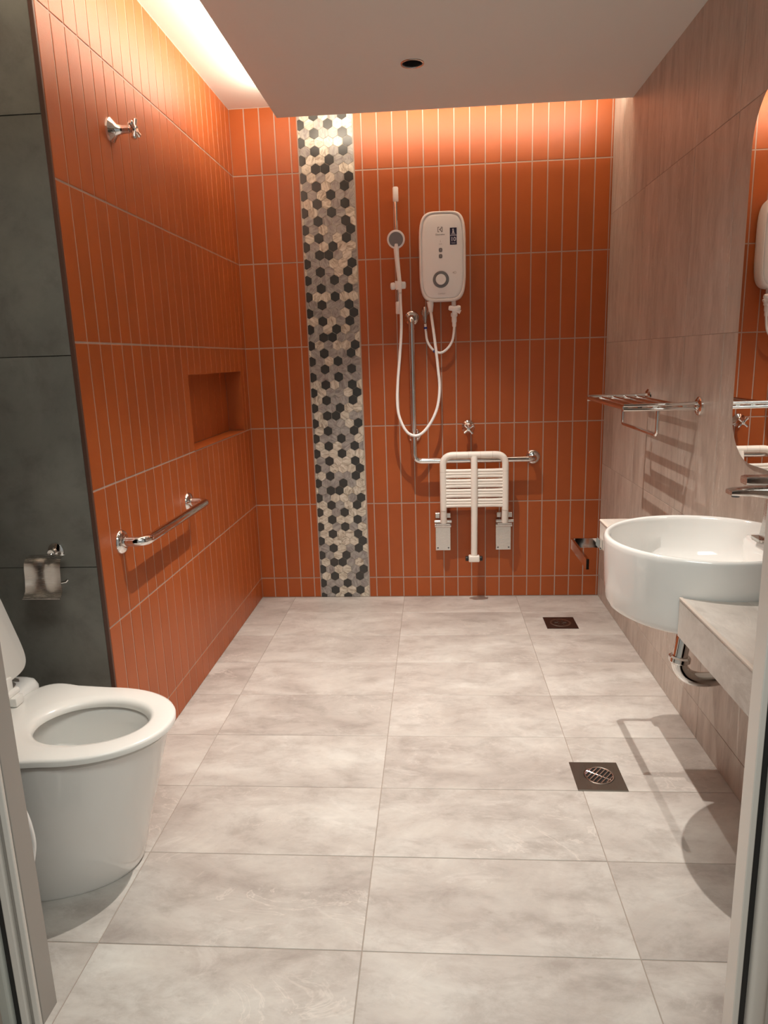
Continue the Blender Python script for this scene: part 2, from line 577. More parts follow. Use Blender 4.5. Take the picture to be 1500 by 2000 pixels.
# lining of the niche
nb = lambda u, v, d: (XL - ND + d - 0.002, u, v)
y = NY1
while y > NY0 + 0.01:
    tile_pad(bm, nb, (max(y - 0.098, NY0) + 0.002, NZ0 + 0.004, y - 0.002, NZ1 - 0.004), 0.0036, 0)
    y -= 0.098
tile_pad(bm, lambda u, v, d: (u, NY1 - d + 0.001, v), (XL - ND + 0.002, NZ0 + 0.004, XL + 0.001, NZ1 - 0.004), 0.0036, 0)
tile_pad(bm, lambda u, v, d: (u, NY0 + d - 0.001, v), (XL - ND + 0.002, NZ0 + 0.004, XL + 0.001, NZ1 - 0.004), 0.0036, 0)
tile_pad(bm, lambda u, v, d: (u, v, NZ0 + d - 0.001), (XL - ND + 0.002, NY0 + 0.002, XL + 0.003, NY1 - 0.002), 0.0036, 0)
tile_pad(bm, lambda u, v, d: (u, v, NZ1 - d + 0.001), (XL - ND + 0.002, NY0 + 0.002, XL + 0.001, NY1 - 0.002), 0.0036, 0)
struct('wall_left', bm, ['orange', 'grout'])
bm = bmesh.new(); box(bm, (XL - 0.011, YE - 0.004, 0.0), (XL + 0.0015, YE + 0.004, ZC), 0, 0.001)
struct('trim_1', bm, ['trim'])

# ---- grey wall facing the camera beside the toilet, and the wall behind the toilet
bm = bmesh.new()
box(bm, (XA - 0.1, YE, 0), (XL - TH - 0.021, YE + 0.12, ZC), 1)
box(bm, (XL - TH - 0.021, YE, 0), (XL - 0.012, YE + 0.02, ZC), 1)
for z0, z1 in zip([0, 0.117, 0.711, 1.305, 1.899], [0.117, 0.711, 1.305, 1.899, ZC]):
    tile_pad(bm, lambda u, v, d: (u, YE - d + 0.001, v), (XA, z0 + 0.001, XL - 0.012, z1 - 0.001), 0.0036, 0, 0.0008)
struct('wall_alcove', bm, ['grey', 'ggrout'])
bm = bmesh.new()
box(bm, (XA - 0.12, YF - 0.1, 0), (XA, YE + 0.02, ZC), 0)
struct('wall_cistern', bm, ['grey'])

# ---- right wall
bm = bmesh.new()
box(bm, (XR, YF - 0.1, 0), (XR + 0.12, YB, ZC), 1)
rj = [YB, 0.18, -0.12, -0.49, -0.86, -1.20, -1.55, -1.90, YF]
zj = [0, 0.117, 0.711, 1.313, 1.907, ZC]
rj = [YB, 0.06, -0.305, -0.49 - 0.0, -0.86, -1.20, -1.56, -1.92, YF]
for k in range(len(rj) - 1):
    for z0, z1 in zip(zj, zj[1:]):
        tile_pad(bm, lambda u, v, d: (XR - d + 0.002, u, v), (rj[k + 1] + 0.0009, z0 + 0.0009, rj[k] - 0.0009, z1 - 0.0009), 0.003, 0, 0.0008)
struct('wall_right', bm, ['rwall', 'rgrout'])

# ---- ceilings
bm = bmesh.new(); box(bm, (XA - 0.1, YF - 0.1, ZC), (XR + 0.12, YB + 0.1, ZC + 0.1))
struct('ceiling', bm, ['ceilw'])
XD, YD = -0.489, -0.067
bm = bmesh.new()
HA = [(LX, LYA), (LX, LYB)]
# dropped slab, with round cut-outs for the downlights
def slab_with_holes(bm, x0, y0, x1, y1, z0, z1, holes, r, seg=32):
    ys = [y0] + [h for c in sorted(holes, key=lambda p: p[1]) for h in (c[1] - 0.1, c[1] + 0.1)] + [y1]
    hs = sorted(holes, key=lambda p: p[1])
    for i in range(len(ys) - 1):
        if i % 2 == 0:
            for z in (z0, z1):
                bm.faces.new([bm.verts.new((x, y, z)) for x, y in ((x0, ys[i]), (x1, ys[i]), (x1, ys[i + 1]), (x0, ys[i + 1]))])
        else:
            cx, cy = hs[i // 2]
            for xa, xb in ((x0, cx - 0.1), (cx + 0.1, x1)):
                for z in (z0, z1):
                    bm.faces.new([bm.verts.new((x, y, z)) for x, y in ((xa, ys[i]), (xb, ys[i]), (xb, ys[i + 1]), (xa, ys[i + 1]))])
            O = {}
            for z in (z0, z1):
                I, Q = [], []
                for k in range(seg):
                    a = 2 * PI * (k + 0.5) / seg; c, s = math.cos(a), math.sin(a); m = 0.1 / max(abs(c), abs(s))
                    I.append(bm.verts.new((cx + r * c, cy + r * s, z))); Q.append(bm.verts.new((cx + m * c, cy + m * s, z)))
                for k in range(seg):
                    bm.faces.new((I[k], I[(k + 1) % seg], Q[(k + 1) % seg], Q[k]))
                for k in range(seg):   # corners
                    if abs(abs(Q[k].co.x - cx) - 0.1) < 1e-6 and abs(abs(Q[(k + 1) % seg].co.y - cy) - 0.1) < 1e-6 or \
                       abs(abs(Q[k].co.y - cy) - 0.1) < 1e-6 and abs(abs(Q[(k + 1) % seg].co.x - cx) - 0.1) < 1e-6:
                        A, B = Q[k].co, Q[(k + 1) % seg].co
                        cxn = cx + math.copysign(0.1, A.x + B.x - 2 * cx); cyn = cy + math.copysign(0.1, A.y + B.y - 2 * cy)
                        if (Vector((cxn, cyn, z)) - A).length > 1e-5 and (Vector((cxn, cyn, z)) - B).length > 1e-5:
                            bm.faces.new((Q[k], Q[(k + 1) % seg], bm.verts.new((cxn, cyn, z))))
                O[z] = I
            for k in range(seg):
                bm.faces.new((O[z0][k], O[z0][(k + 1) % seg], O[z1][(k + 1) % seg], O[z1][k]))
    for a, b in (((x0, y0), (x1, y0)), ((x1, y0), (x1, y1)), ((x1, y1), (x0, y1)), ((x0, y1), (x0, y0))):
        bm.faces.new([bm.verts.new(p) for p in ((*a, z0), (*b, z0), (*b, z1), (*a, z1))])
slab_with_holes(bm, XD, YF, XR, YD, ZD, ZD + 0.07, HA, 0.037)
bmesh.ops.remove_doubles(bm, verts=bm.verts[:], dist=1e-5)
struct('ceiling_dropped', bm, ['ceil'])
bm = bmesh.new()
box(bm, (-0.482, YF + 0.01, ZD + 0.0705), (-0.474, YD - 0.02, ZD + 0.079))
tag(obj('led_strip', bm, ['led']), 'warm LED strip on the dropped ceiling edge along the left orange wall', 'light strip')
bm = bmesh.new()
box(bm, (-0.46, YD - 0.016, ZD + 0.0705), (XR - 0.02, YD - 0.008, ZD + 0.079))
tag(obj('led_strip', bm, ['led']), 'warm LED strip on the dropped ceiling edge along the shower wall', 'light strip')

# ---- wall with the door, seen only at its two jambs
JL, JR = -0.615, 0.699
bm = bmesh.new()
box(bm, (XA - 0.1, YF - 0.10, 0), (JL - 0.075, YF, ZC + 0.1))
box(bm, (JR + 0.085, YF - 0.10, 0), (XR + 0.6, YF, ZC + 0.1))
box(bm, (JL - 0.075, YF - 0.10, 2.14), (JR + 0.085, YF, ZC + 0.1))
struct('wall_front', bm, ['beige'])
# door frame
dr = D.objects.new('door_1', None); COL.objects.link(dr); dr.location = (JL, YF, 0); dr['kind'] = 'structure'


def jamb(x, s):
    # s = direction away from the opening
    bm = bmesh.new()
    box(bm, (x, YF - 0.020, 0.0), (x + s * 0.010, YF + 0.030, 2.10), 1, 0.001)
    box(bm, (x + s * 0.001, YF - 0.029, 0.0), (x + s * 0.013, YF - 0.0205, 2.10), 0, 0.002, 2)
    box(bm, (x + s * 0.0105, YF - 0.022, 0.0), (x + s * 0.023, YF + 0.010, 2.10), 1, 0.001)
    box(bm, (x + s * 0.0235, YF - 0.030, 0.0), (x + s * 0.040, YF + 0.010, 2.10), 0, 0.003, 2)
    return obj('door_jamb', bm, ['upvc', 'upvc2'], dr)


jamb(JL, -1)
bm = bmesh.new(); box(bm, (JR, YF - 0.028, 0), (JR + 0.011, YF + 0.012, 2.10), 0, 0.002, 2)
obj('door_jamb', bm, ['upvc'], dr)
bm = bmesh.new()
box(bm, (JL - 0.0402, YF - 0.024, 0), (JL - 0.053, YF, 2.10))
obj('door_gasket', bm, ['black'], dr)
bm = bmesh.new()
box(bm, (JR + 0.011, YF - 0.018, 0), (JR + 0.025, YF, 2.10))
obj('door_gasket', bm, ['black'], dr)
bm = bmesh.new()
box(bm, (JL - 0.0535, YF - 0.034, 0), (JL - 0.40, YF + 0.0, 2.10), 0, 0.006, 3)
obj('door_leaf', bm, ['frostlight'], dr)
bm = bmesh.new()
box(bm, (JR + 0.025, YF - 0.032, 0), (JR + 0.058, YF, 2.10), 0, 0.009, 4)
box(bm, (JR + 0.058, YF - 0.024, 0), (JR + 0.068, YF, 2.10), 0, 0.003, 2)
obj('door_casing', bm, ['upvc'], dr, True)
bm = bmesh.new()
box(bm, (JR + 0.069, YF - 0.103, 0), (JR + 0.40, YF - 0.0, 2.10), 0)
obj('door_panel', bm, ['beige'], dr)
bm = bmesh.new()
box(bm, (JL - 0.044, YF - 0.03, 2.101), (JR + 0.068, YF + 0.01, 2.145), 0, 0.003)
obj('door_head', bm, ['upvc'], dr)


# ================================================================== CEILING DOWNLIGHTS
def downlight(x, y, label):
    t = thing('ceiling_downlight', label, 'downlight', (x, y, ZD), 'recessed downlights in the dropped ceiling')
    bm = bmesh.new()
    lathe(bm, [(0.0362, 0.003), (0.0362, -0.001), (0.0375, -0.0035), (0.042, -0.003), (0.0435, -0.0003), (0.037, -0.0002)], (x, y, ZD), seg=36)
    obj('trim_ring', bm, ['satin'], t, True)
    bm = bmesh.new()
    lathe(bm, [(0.0362, 0.0), (0.0362, 0.020), (0.0355, 0.060), (0.0, 0.060)], (x, y, ZD), seg=36)
    obj('baffle', bm, ['baffle'], t, True)
    return t


downlight(LX, LYA, 'small round chrome recessed downlight nearest the shower wall')
downlight(LX, LYB, 'small round chrome recessed downlight above the toilet and basin')


# ================================================================== SHOWER WALL FITTINGS
def sleeve(bm, prof, at, axis): lathe(bm, prof, at, axis, 32)


# water heater
HX, HZ = 0.2275, 1.7375
t = thing('water_heater', 'white wall-mounted instant water heater with round grey-ringed dial', 'water heater', (HX, YB, 1.53))
HW, HH = 0.1125, 0.2065
bm = bmesh.new()
rings = []
for yy, k in ((YB - 0.004, 0.93), (YB - 0.012, 0.97), (YB - 0.045, 1.0), (YB - 0.075, 0.995), (YB - 0.088, 0.975), (YB - 0.093, 0.95),
              (YB - 0.0925, 0.925), (YB - 0.087, 0.905)):
    dw = (1 - k) * HW * 1.3
    rings.append([(u, yy, v) for u, v in sup(HX, HZ, HW - dw, HH - dw, 4.6, 72)])
loft(bm, rings, 0, True, False)
obj('casing', bm, ['white'], t, True, 60)
bm = bmesh.new()
fr = []
for yy, dw in ((YB - 0.084, 0.0135), (YB - 0.0895, 0.016), (YB - 0.092, 0.026), (YB - 0.0935, 0.05)):
    fr.append([(u, yy, v) for u, v in sup(HX, HZ, HW - dw, HH - dw, 4.6, 72)])
loft(bm, fr, 0, True, True)
obj('front_panel', bm, ['face'], t, True, 60)
FY = YB - 0.0936
bm = bmesh.new()
lathe(bm, [(0.0395 * 0.98, -0.001), (0.0385, 0.004), (0.036, 0.0055), (0.0265, 0.0045), (0.025, 0.002), (0.0, 0.002)], (HX - 0.009, FY, 1.632), (0, -1, 0), 48)
kn = obj('dial', bm, ['greyp'], t, True)
bm = bmesh.new()
lathe(bm, [(0.0252, 0.001), (0.0248, 0.010), (0.0225, 0.0125), (0.0, 0.0115)], (HX - 0.009, FY, 1.632), (0, -1, 0), 48)
obj('dial_cap', bm, ['white'], kn, True)
for z in (1.766, 1.738):
    bm = bmesh.new()
    prism(bm, sup(HX - 0.009, z, 0.0085, 0.0095, 3, 28), lambda u, v, d: (u, FY - d, v), -0.001, 0.0012)
    b_ = obj('indicator', bm, ['greyp'], t)
    bm = bmesh.new()
    prism(bm, sup(HX - 0.009, z + 0.001, 0.0032, 0.0018, 2, 14), lambda u, v, d: (u, FY - d, v), 0.0010, 0.0016)
    obj('indicator_icon', bm, ['inklight'], b_)
# emblem: a square frame with a waisted bar, and printing
bm = bmesh.new()
ex, ez, s = HX - 0.010, 1.858, 0.0115
fnl = lambda u, v, d: (ex + u, FY - d, ez + v)
for p in ([(-s, -s), (-s + .0025, -s), (-s + .0025, s), (-s, s)],
          [(s - .0025, -s), (s, -s), (s, s), (s - .0025, s)],
          [(-s + .0025, s - .0025), (-0.004, s - .0025), (-0.004, s), (-s + .0025, s)],
          [(-s + .0025, -s), (-0.004, -s), (-0.004, -s + .0025), (-s + .0025, -s + .0025)],
          [(0.004, s - .0025), (s - .0025, s - .0025), (s - .0025, s), (0.004, s)],
          [(0.004, -s), (s - .0025, -s), (s - .0025, -s + .0025), (0.004, -s + .0025)],
          [(-0.0045, 0), (0.006, 0.0085), (0.008, 0.0065), (0.001, 0)],
          [(-0.0045, 0), (0.001, 0), (0.008, -0.0065), (0.006, -0.0085)]):
    prism(bm, p, fnl, 0.0, 0.0005)
obj('emblem', bm, ['ink'], t)
RX = (PI / 2, 0, 0)
text_mesh('brand_lettering', 'Electrolux', 0.0105, (HX - 0.010, FY - 0.0003, 1.836), RX, 'ink', t)
text_mesh('small_lettering', 'i', 0.014, (HX - 0.009, FY - 0.0003, 1.806), RX, 'inklight', t)
text_mesh('small_lettering', 'ELCB', 0.006, (HX - 0.009, FY - 0.0003, 1.793), RX, 'inklight', t)
text_mesh('small_lettering', '4D', 0.015, (HX + 0.056, FY - 0.0003, 1.661), RX, 'inklight', t)
text_mesh('small_lettering', 'COMFORT', 0.0075, (HX - 0.006, FY - 0.0003, 1.566), RX, 'inklight', t)
bm = bmesh.new()
sx0, sx1 = 0.2635, 0.2955
box(bm, (sx0, FY - 0.0007, 1.788), (sx1, FY + 0.0005, 1.864))
sk = obj('sticker', bm, ['navy'], t)
sc_ = (sx0 + sx1) / 2
bm = bmesh.new()
box(bm, (sx0 + 0.001, FY - 0.0009, 1.8285), (sx1 - 0.001, FY - 0.0006, 1.8315))
lathe(bm, [(0, 0.0008), (0.0035, 0.0008), (0.0035, 0.0011), (0, 0.0011)], (sc_ - 0.001, FY, 1.856), (0, -1, 0), 16)
for p in ([(-0.004, 0.0), (0.004, 0.001), (0.003, 0.010), (-0.004, 0.010)], [(-0.008, -0.003), (0.008, -0.003), (0.005, 0.0), (-0.004, 0.0)],
          [(-0.010, -0.0075), (0.010, -0.0075), (0.010, -0.0055), (-0.010, -0.0055)]):
    prism(bm, p, lambda u, v, d: (sc_ + u, FY - d, 1.842 + v), 0.0008, 0.0011)
obj('sticker_figure', bm, ['sticker_white'], sk)
text_mesh('sticker_lettering', '10', 0.026, (sc_, FY - 0.0010, 1.812), RX, 'sticker_white', t, bold=0.0006)
text_mesh('sticker_lettering', 'YEARS', 0.0075, (sc_, FY - 0.0010, 1.795), RX, 'sticker_white', t)

# sockets under the heater
bm = bmesh.new()
lathe(bm, [(0.0, 0), (0.0165, 0.0), (0.0150, 0.02), (0.0095, 0.05), (0.0, 0.05)], (0.165, YB - 0.06, 1.535), (0.06, 0, -1), 24)
obj('outlet_socket', bm, ['white'], t, True)
bm = bmesh.new()
lathe(bm, [(0.0, 0), (0.011, 0.0), (0.011, 0.032), (0.0, 0.032)], (0.280, YB - 0.06, 1.537), (0, 0, -1), 24)
obj('inlet_socket', bm, ['white'], t, True)

# stop valve under the heater
t = thing('stop_valve', 'white plastic stop valve under the right side of the water heater', 'valve', (0.283, YB - 0.06, 1.44))
VX, VY = 0.281, YB - 0.062
bm = bmesh.new()
lathe(bm, [(0, 0.0), (0.010, 0.0), (0.0125, 0.006), (0.0125, 0.028), (0.0165, 0.032), (0.0165, 0.045), (0.010, 0.05), (0.010, 0.072), (0, 0.072)], (VX, VY, 1.43), (0, 0, 1), 28)
tube(bm, [(VX, VY, 1.478), (VX, VY - 0.022, 1.478)], 0.0095)
obj('body', bm, ['white'], t, True)
bm = bmesh.new()
tube(bm, [(VX - 0.026, VY - 0.026, 1.500), (VX - 0.020, VY - 0.027, 1.499), (VX, VY - 0.028, 1.494), (VX + 0.021, VY - 0.027, 1.499), (VX + 0.030, VY - 0.026, 1.500)],
     [0.009, 0.0125, 0.011, 0.0125, 0.009], 18)
tube(bm, [(VX + 0.008, VY - 0.026, 1.489), (VX + 0.030, VY - 0.026, 1.478)], [0.008, 0.010], 14)
obj('handle', bm, ['white'], t, True)

# braided supply hose with two blue ties
pts = spline([(VX, VY, 1.432), (VX - 0.001, VY, 1.40), (VX - 0.010, VY, 1.345), (0.243, VY, 1.305), (0.210, VY + 0.002, 1.289), (0.175, VY + 0.005, 1.305), (0.149, VY + 0.01, 1.345),
              (0.142, VY + 0.02, 1.39), (0.139, VY + 0.025, 1.43)], 8)
t = thing('supply_hose', 'thin white supply hose hanging in a short U under the water heater with blue ties', 'hose', tuple(pts[40]))
bm = bmesh.new()
tube(bm, pts, 0.0062, 12)
for p, ax, r0 in ((Vector((VX, VY, 1.432)), (0, 0, -1), 0.010),):
    lathe(bm, [(0, -0.0015), (r0, -0.0015), (r0, 0.016), (0.0075, 0.022), (0, 0.022)], p, ax, 20)
obj('tubing', bm, ['white'], t, True)
for i in (38, 60):
    bm = bmesh.new()
    dd = (pts[i + 1] - pts[i]).normalized()
    tube(bm, [pts[i] - dd * 0.005, pts[i] + dd * 0.005], 0.0085, 14)
    p = pts[i]
    tube(bm, [p, p + Vector((0.004, -0.006, -0.012))], 0.0022, 8)
    obj('cable_tie', bm, ['blue'], t, True)

# wall outlet behind the hoses
t = thing('pipe_outlet', 'short chrome pipe outlet in the wall beside the shower hose', 'pipe', (0.139, YB, 1.47))
bm = bmesh.new()
lathe(bm, [(0, -0.0005), (0.020, -0.0005), (0.018, 0.006), (0.0105, 0.010), (0.0105, 0.034), (0, 0.034)], (0.139, YB - 0.002, 1.487), (0, -1, 0), 28)
obj('flange', bm, ['satin'], t, True)
bm = bmesh.new()
tube(bm, [(0.139, YB - 0.036, 1.512), (0.139, YB - 0.036, 1.50), (0.139, YB - 0.036, 1.46), (0.139, YB - 0.036, 1.434)], [0.009, 0.013, 0.012, 0.008], 18)
obj('elbow', bm, ['satin'], t, True)

# slide rail
t = thing('slide_rail', 'chrome shower slide rail with white end caps beside the water heater', 'shower rail', (0.009, YB, 1.48))
PX, PY = 0.009, YB - 0.055
bm = bmesh.new(); tube(bm, [(PX, PY, 1.50), (PX, PY, 2.05)], 0.0088, 20)
obj('rail', bm, ['chrome'], t, True)
for z0, z1 in ((1.998, 2.063), (1.482, 1.540)):
    bm = bmesh.new()
    lathe(bm, [(0, 0), (0.0115, 0.0), (0.0135, 0.003), (0.0135, z1 - z0 - 0.004), (0.011, z1 - z0), (0, z1 - z0)], (PX, PY, z0), (0, 0, 1), 24)
    tube(bm, [(PX, PY + 0.012, (z0 + z1) / 2), (PX, YB - 0.001, (z0 + z1) / 2)], 0.0115, 18)
    obj('end_cap', bm, ['white'], t, True)
bm = bmesh.new()
tube(bm, [(PX - 0.036, PY - 0.012, 1.612), (PX - 0.032, PY - 0.012, 1.612), (PX - 0.018, PY - 0.012, 1.613), (PX - 0.012, PY - 0.012, 1.614), (PX + 0.016, PY - 0.012, 1.615), (PX + 0.023, PY - 0.012, 1.615), (PX + 0.037, PY - 0.012, 1.615), (PX + 0.040, PY - 0.012, 1.615)],
     [0.010, 0.0165, 0.0175, 0.0135, 0.0135, 0.0175, 0.0165, 0.010], 22)
tube(bm, [(PX + 0.006, PY - 0.032, 1.594), (PX + 0.004, PY - 0.036, 1.634)], [0.015, 0.017], 20)
obj('slider', bm, ['white'], t, True)

# hand shower
t = thing('hand_shower', 'white round hand shower with grey spray face held on the slide rail', 'hand shower', (PX, PY - 0.03, 1.60))
bm = bmesh.new()
hp = spline([(PX + 0.012, PY - 0.036, 1.578), (PX + 0.011, PY - 0.036, 1.62), (PX + 0.004, PY - 0.037, 1.70), (PX - 0.001, PY - 0.038, 1.765), (PX, PY - 0.036, 1.80)], 6)
tube(bm, hp, [0.0105 + 0.009 * (i / (len(hp) - 1)) for i in range(len(hp))], 20, flat=(1.0, 0.72))
obj('handle', bm, ['white'], t, True)
hn = Vector((0, -1, -0.22)).normalized()
bm = bmesh.new()
lathe(bm, [(0, -0.020), (0.020, -0.018), (0.037, -0.007), (0.0425, 0.002), (0.0425, 0.007), (0.036, 0.0095), (0.0, 0.0085)], (PX - 0.001, PY - 0.046, 1.822), hn, 40)
obj('shower_head', bm, ['white'], t, True)
bm = bmesh.new()
lathe(bm, [(0.0, 0.0085), (0.0345, 0.0085), (0.033, 0.0112), (0, 0.0115)], (PX - 0.001, PY - 0.046, 1.822), hn, 40)
obj('spray_face', bm, ['sprayface'], t, True)

# shower hose
hy = YB - 0.085
pts = spline([(PX + 0.0125, PY - 0.037, 1.577), (0.021, hy, 1.54), (0.023, hy, 1.46), (0.020, hy, 1.38), (0.010, hy, 1.27), (-0.001, hy - 0.01, 1.16), (-0.006, hy - 0.02, 1.06), (0.002, hy - 0.03, 0.985), (0.033, hy - 0.035, 0.915),
              (0.073, hy - 0.035, 0.888), (0.116, hy - 0.03, 0.900), (0.162, hy - 0.02, 0.955), (0.194, hy - 0.015, 1.03), (0.205, hy - 0.005, 1.12), (0.199, hy, 1.21), (0.188, hy, 1.32), (0.176, hy + 0.005, 1.42), (0.1682, YB - 0.06, 1.484)], 8)
bm = bmesh.new(); tube(bm, pts, 0.0072, 14)
tag(obj('shower_hose', bm, ['white'], None, True), 'long white shower hose looping down from the hand shower to the heater', 'hose')

# L-shaped grab bar
t = thing('grab_bar', 'L-shaped polished steel grab bar on the shower wall behind the folding seat', 'grab bar', (0.072, YB, 0.75))
gy = YB - 0.075
bm = bmesh.new()
tube(bm, fillet([(0.072, YB - 0.004, 1.462), (0.072, gy, 1.462), (0.072, gy, 0.752), (0.680, gy, 0.752), (0.680, YB - 0.004, 0.752)], 0.042, 8), 0.0150, 20)
tube(bm, [(0.072, gy, 0.877), (0.072, YB - 0.004, 0.877)], 0.011, 16)
obj('tube', bm, ['chrome'], t, True)
for p in ((0.072, 1.462), (0.072, 0.877), (0.680, 0.752)):
    bm = bmesh.new()
    lathe(bm, [(0.0, 0.0), (0.038, 0.0), (0.037, 0.005), (0.030, 0.012), (0.0175, 0.016), (0.0, 0.016)], (p[0], YB - 0.001, p[1]), (0, -1, 0), 36)
    obj('flange', bm, ['chrome'], t, True)

# shower tap on the wall
def cross_tap(name, label, at, axis, L, side, rose=0.030):
    at = Vector(at); ax = Vector(axis)
    t = thing(name, label, 'tap', tuple(at))
    bm = bmesh.new()
    lathe(bm, [(0, 0), (rose, 0.0), (rose * 0.97, 0.006), (rose * 0.62, 0.016), (rose * 0.42, 0.024), (0.0115, L * 0.55), (0.0115, L * 0.8), (0.008, L * 0.82), (0.008, L), (0, L)], at, ax, 32)
    obj('body', bm, ['chrome'], t, True)
    bm = bmesh.new()
    c = at + ax * L
    lathe(bm, [(0, -0.008), (0.011, -0.008), (0.012, 0.0), (0.009, 0.008), (0, 0.009)], c, ax, 20)
    v = Vector(side).normalized(); w = ax.cross(v)
    for d in (v, -v, w, -w):
        tube(bm, [c + d * 0.004, c + d * 0.018, c + d * 0.029, c + d * 0.033], [0.0060, 0.0066, 0.0082, 0.005], 12)
    obj('cross_handle', bm, ['chrome'], t, True)
    return t


cross_tap('stop_tap', 'small chrome tap on the shower wall above the folding seat', (0.349, YB - 0.001, 0.915), (0, -1, -0.12), 0.060, (0.75, 0, 0.66), 0.034)
cross_tap('stop_tap', 'chrome cross-handle tap high on the left orange wall', (XL + 0.002, -1.140, 1.968), (1, 0, 0), 0.075, (0, 0.35, 0.94), 0.036)

# fold-up shower seat
t = thing('folding_shower_seat', 'white slatted folding shower seat folded up against the orange wall', 'shower seat', (0.373, YB, 0.25))
FYs = 0.140
xl_, xr_ = 0.2165, 0.5295
bm = bmesh.new()
tube(bm, fillet([(xl_, FYs + 0.015, 0.432), (xl_, FYs, 0.50), (xl_, FYs, 0.783), (xr_, FYs, 0.783), (xr_, FYs, 0.50), (xr_, FYs + 0.015, 0.432)], 0.052, 8), 0.0172, 22)
fr_ = obj('frame', bm, ['nylon'], t, True)
for p, d in (((xl_, FYs, 0.70), (0, 0, 1)), ((xr_, FYs, 0.70), (0, 0, 1)), ((xl_, FYs, 0.50), (0, 0, 1)), ((xr_, FYs, 0.50), (0, 0, 1)), ((0.285, FYs, 0.783), (1, 0, 0)), ((0.345, FYs, 0.783), (1, 0, 0)), ((0.405, FYs, 0.783), (1, 0, 0)), ((0.465, FYs, 0.783), (1, 0, 0))):
    bm = bmesh.new(); p = Vector(p); d = Vector(d)
    tube(bm, [p - d * 0.0006, p + d * 0.0006], 0.01738, 22)
    obj('joint_seam', bm, ['cedge'], fr_, True)
bm = bmesh.new()
tube(bm, [(0.373, FYs - 0.004, 0.775), (0.373, FYs - 0.012, 0.74), (0.373, FYs - 0.014, 0.50), (0.371, FYs - 0.010, 0.262)], 0.0165, 22)
lg = obj('leg', bm, ['nylon'], t, True)
bm = bmesh.new()
box(bm, (0.3425, FYs - 0.030, 0.229), (0.3985, FYs + 0.010, 0.262), 0, 0.005, 3)
obj('foot_bracket', bm, ['nylon'], lg, True)
for a, b in ((0.327, 0.3425), (0.3985, 0.414)):
    bm = bmesh.new(); lathe(bm, [(0, 0), (0.0115, 0), (0.013, 0.003), (0.013, 0.0125), (0.011, 0.0155), (0, 0.0155)], (a, FYs - 0.010, 0.245), (1, 0, 0), 20)
    obj('rubber_foot', bm, ['black'], lg, True)
sl_top = 0.712
for i in range(4):
    zt = sl_top - i * 0.0505
    bm = bmesh.new()
    for x0, x1 in ((xl_ + 0.012, 0.373), (0.373, xr_ - 0.012)):
        inner = x1 if x0 < 0.3 else x0
        nseg = 14
        for lobe in range(3):
            zc = zt - 0.0075 - lobe * 0.0155
            pts_, rad = [], []
            for q in range(nseg + 1):
                u_ = q / nseg; x = x0 + (x1 - x0) * u_
                e = abs(2 * u_ - 1)
                spread = 0.86 + 0.14 * e ** 2
                zz = (zt - 0.023) + (zc - (zt - 0.023)) * spread
                pts_.append((x, FYs - 0.002, zz)); rad.append(0.0088 + 0.0008 * (1 - e))
            tube(bm, pts_, rad, 12)
    obj('slat', bm, ['nylon'], t, True)
for sx, x0 in ((-1, 0.1735), (1, 0.4905)):
    bm = bmesh.new()
    box(bm, (x0, YB - 0.010, 0.260), (x0 + 0.080, YB - 0.002, 0.425), 0, 0.002, 2)
    box(bm, (x0, YB - 0.062, 0.448), (x0 + 0.024, YB - 0.004, 0.476), 0, 0.002)
    box(bm, (x0 + 0.056, YB - 0.062, 0.448), (x0 + 0.080, YB - 0.004, 0.476), 0, 0.002)
    wp = obj('wall_plate', bm, ['satin'], t)
    bm = bmesh.new()
    tube(bm, [(x0 - 0.002, YB - 0.030, 0.402), (x0 + 0.082, YB - 0.030, 0.402)], 0.012, 18)
    tube(bm, [(x0 - 0.004, YB - 0.078, 0.434), (x0 + 0.084, YB - 0.078, 0.434)], 0.0085, 18)
    box(bm, (x0 + 0.002, YB - 0.078, 0.412), (x0 + 0.078, YB - 0.022, 0.424), 0, 0.002)
    obj('hinge', bm, ['satin'], wp, True)
    for k in range(2):
        bm = bmesh.new()
        lathe(bm, [(0, 0), (0.0045, 0), (0.0038, 0.002), (0, 0.0022)], (x0 + 0.012 + 0.056 * k, YB - 0.010, 0.274), (0, -1, 0), 14)
        obj('screw', bm, ['greyp'], wp, True)

# ================================================================== LEFT WALL FITTINGS
t = thing('grab_bar', 'straight polished steel grab bar on the left orange wall below the niche', 'grab bar', (XL, -1.36, 0.75))
gx = XL + 0.075
bm = bmesh.new()
tube(bm, fillet([(XL + 0.004, -1.372, 0.748), (gx, -1.372, 0.748), (gx, -0.768, 0.748), (XL + 0.004, -0.768, 0.748)], 0.042, 8), 0.0155, 22)
obj('tube', bm, ['chrome'], t, True)
for y in (-1.372, -0.768):
    bm = bmesh.new()
    lathe(bm, [(0.0, 0.0), (0.038, 0.0), (0.037, 0.005), (0.030, 0.011), (0.0175, 0.014), (0.0, 0.014)], (XL + 0.001, y, 0.748), (1, 0, 0), 36)
    obj('flange', bm, ['chrome'], t, True)

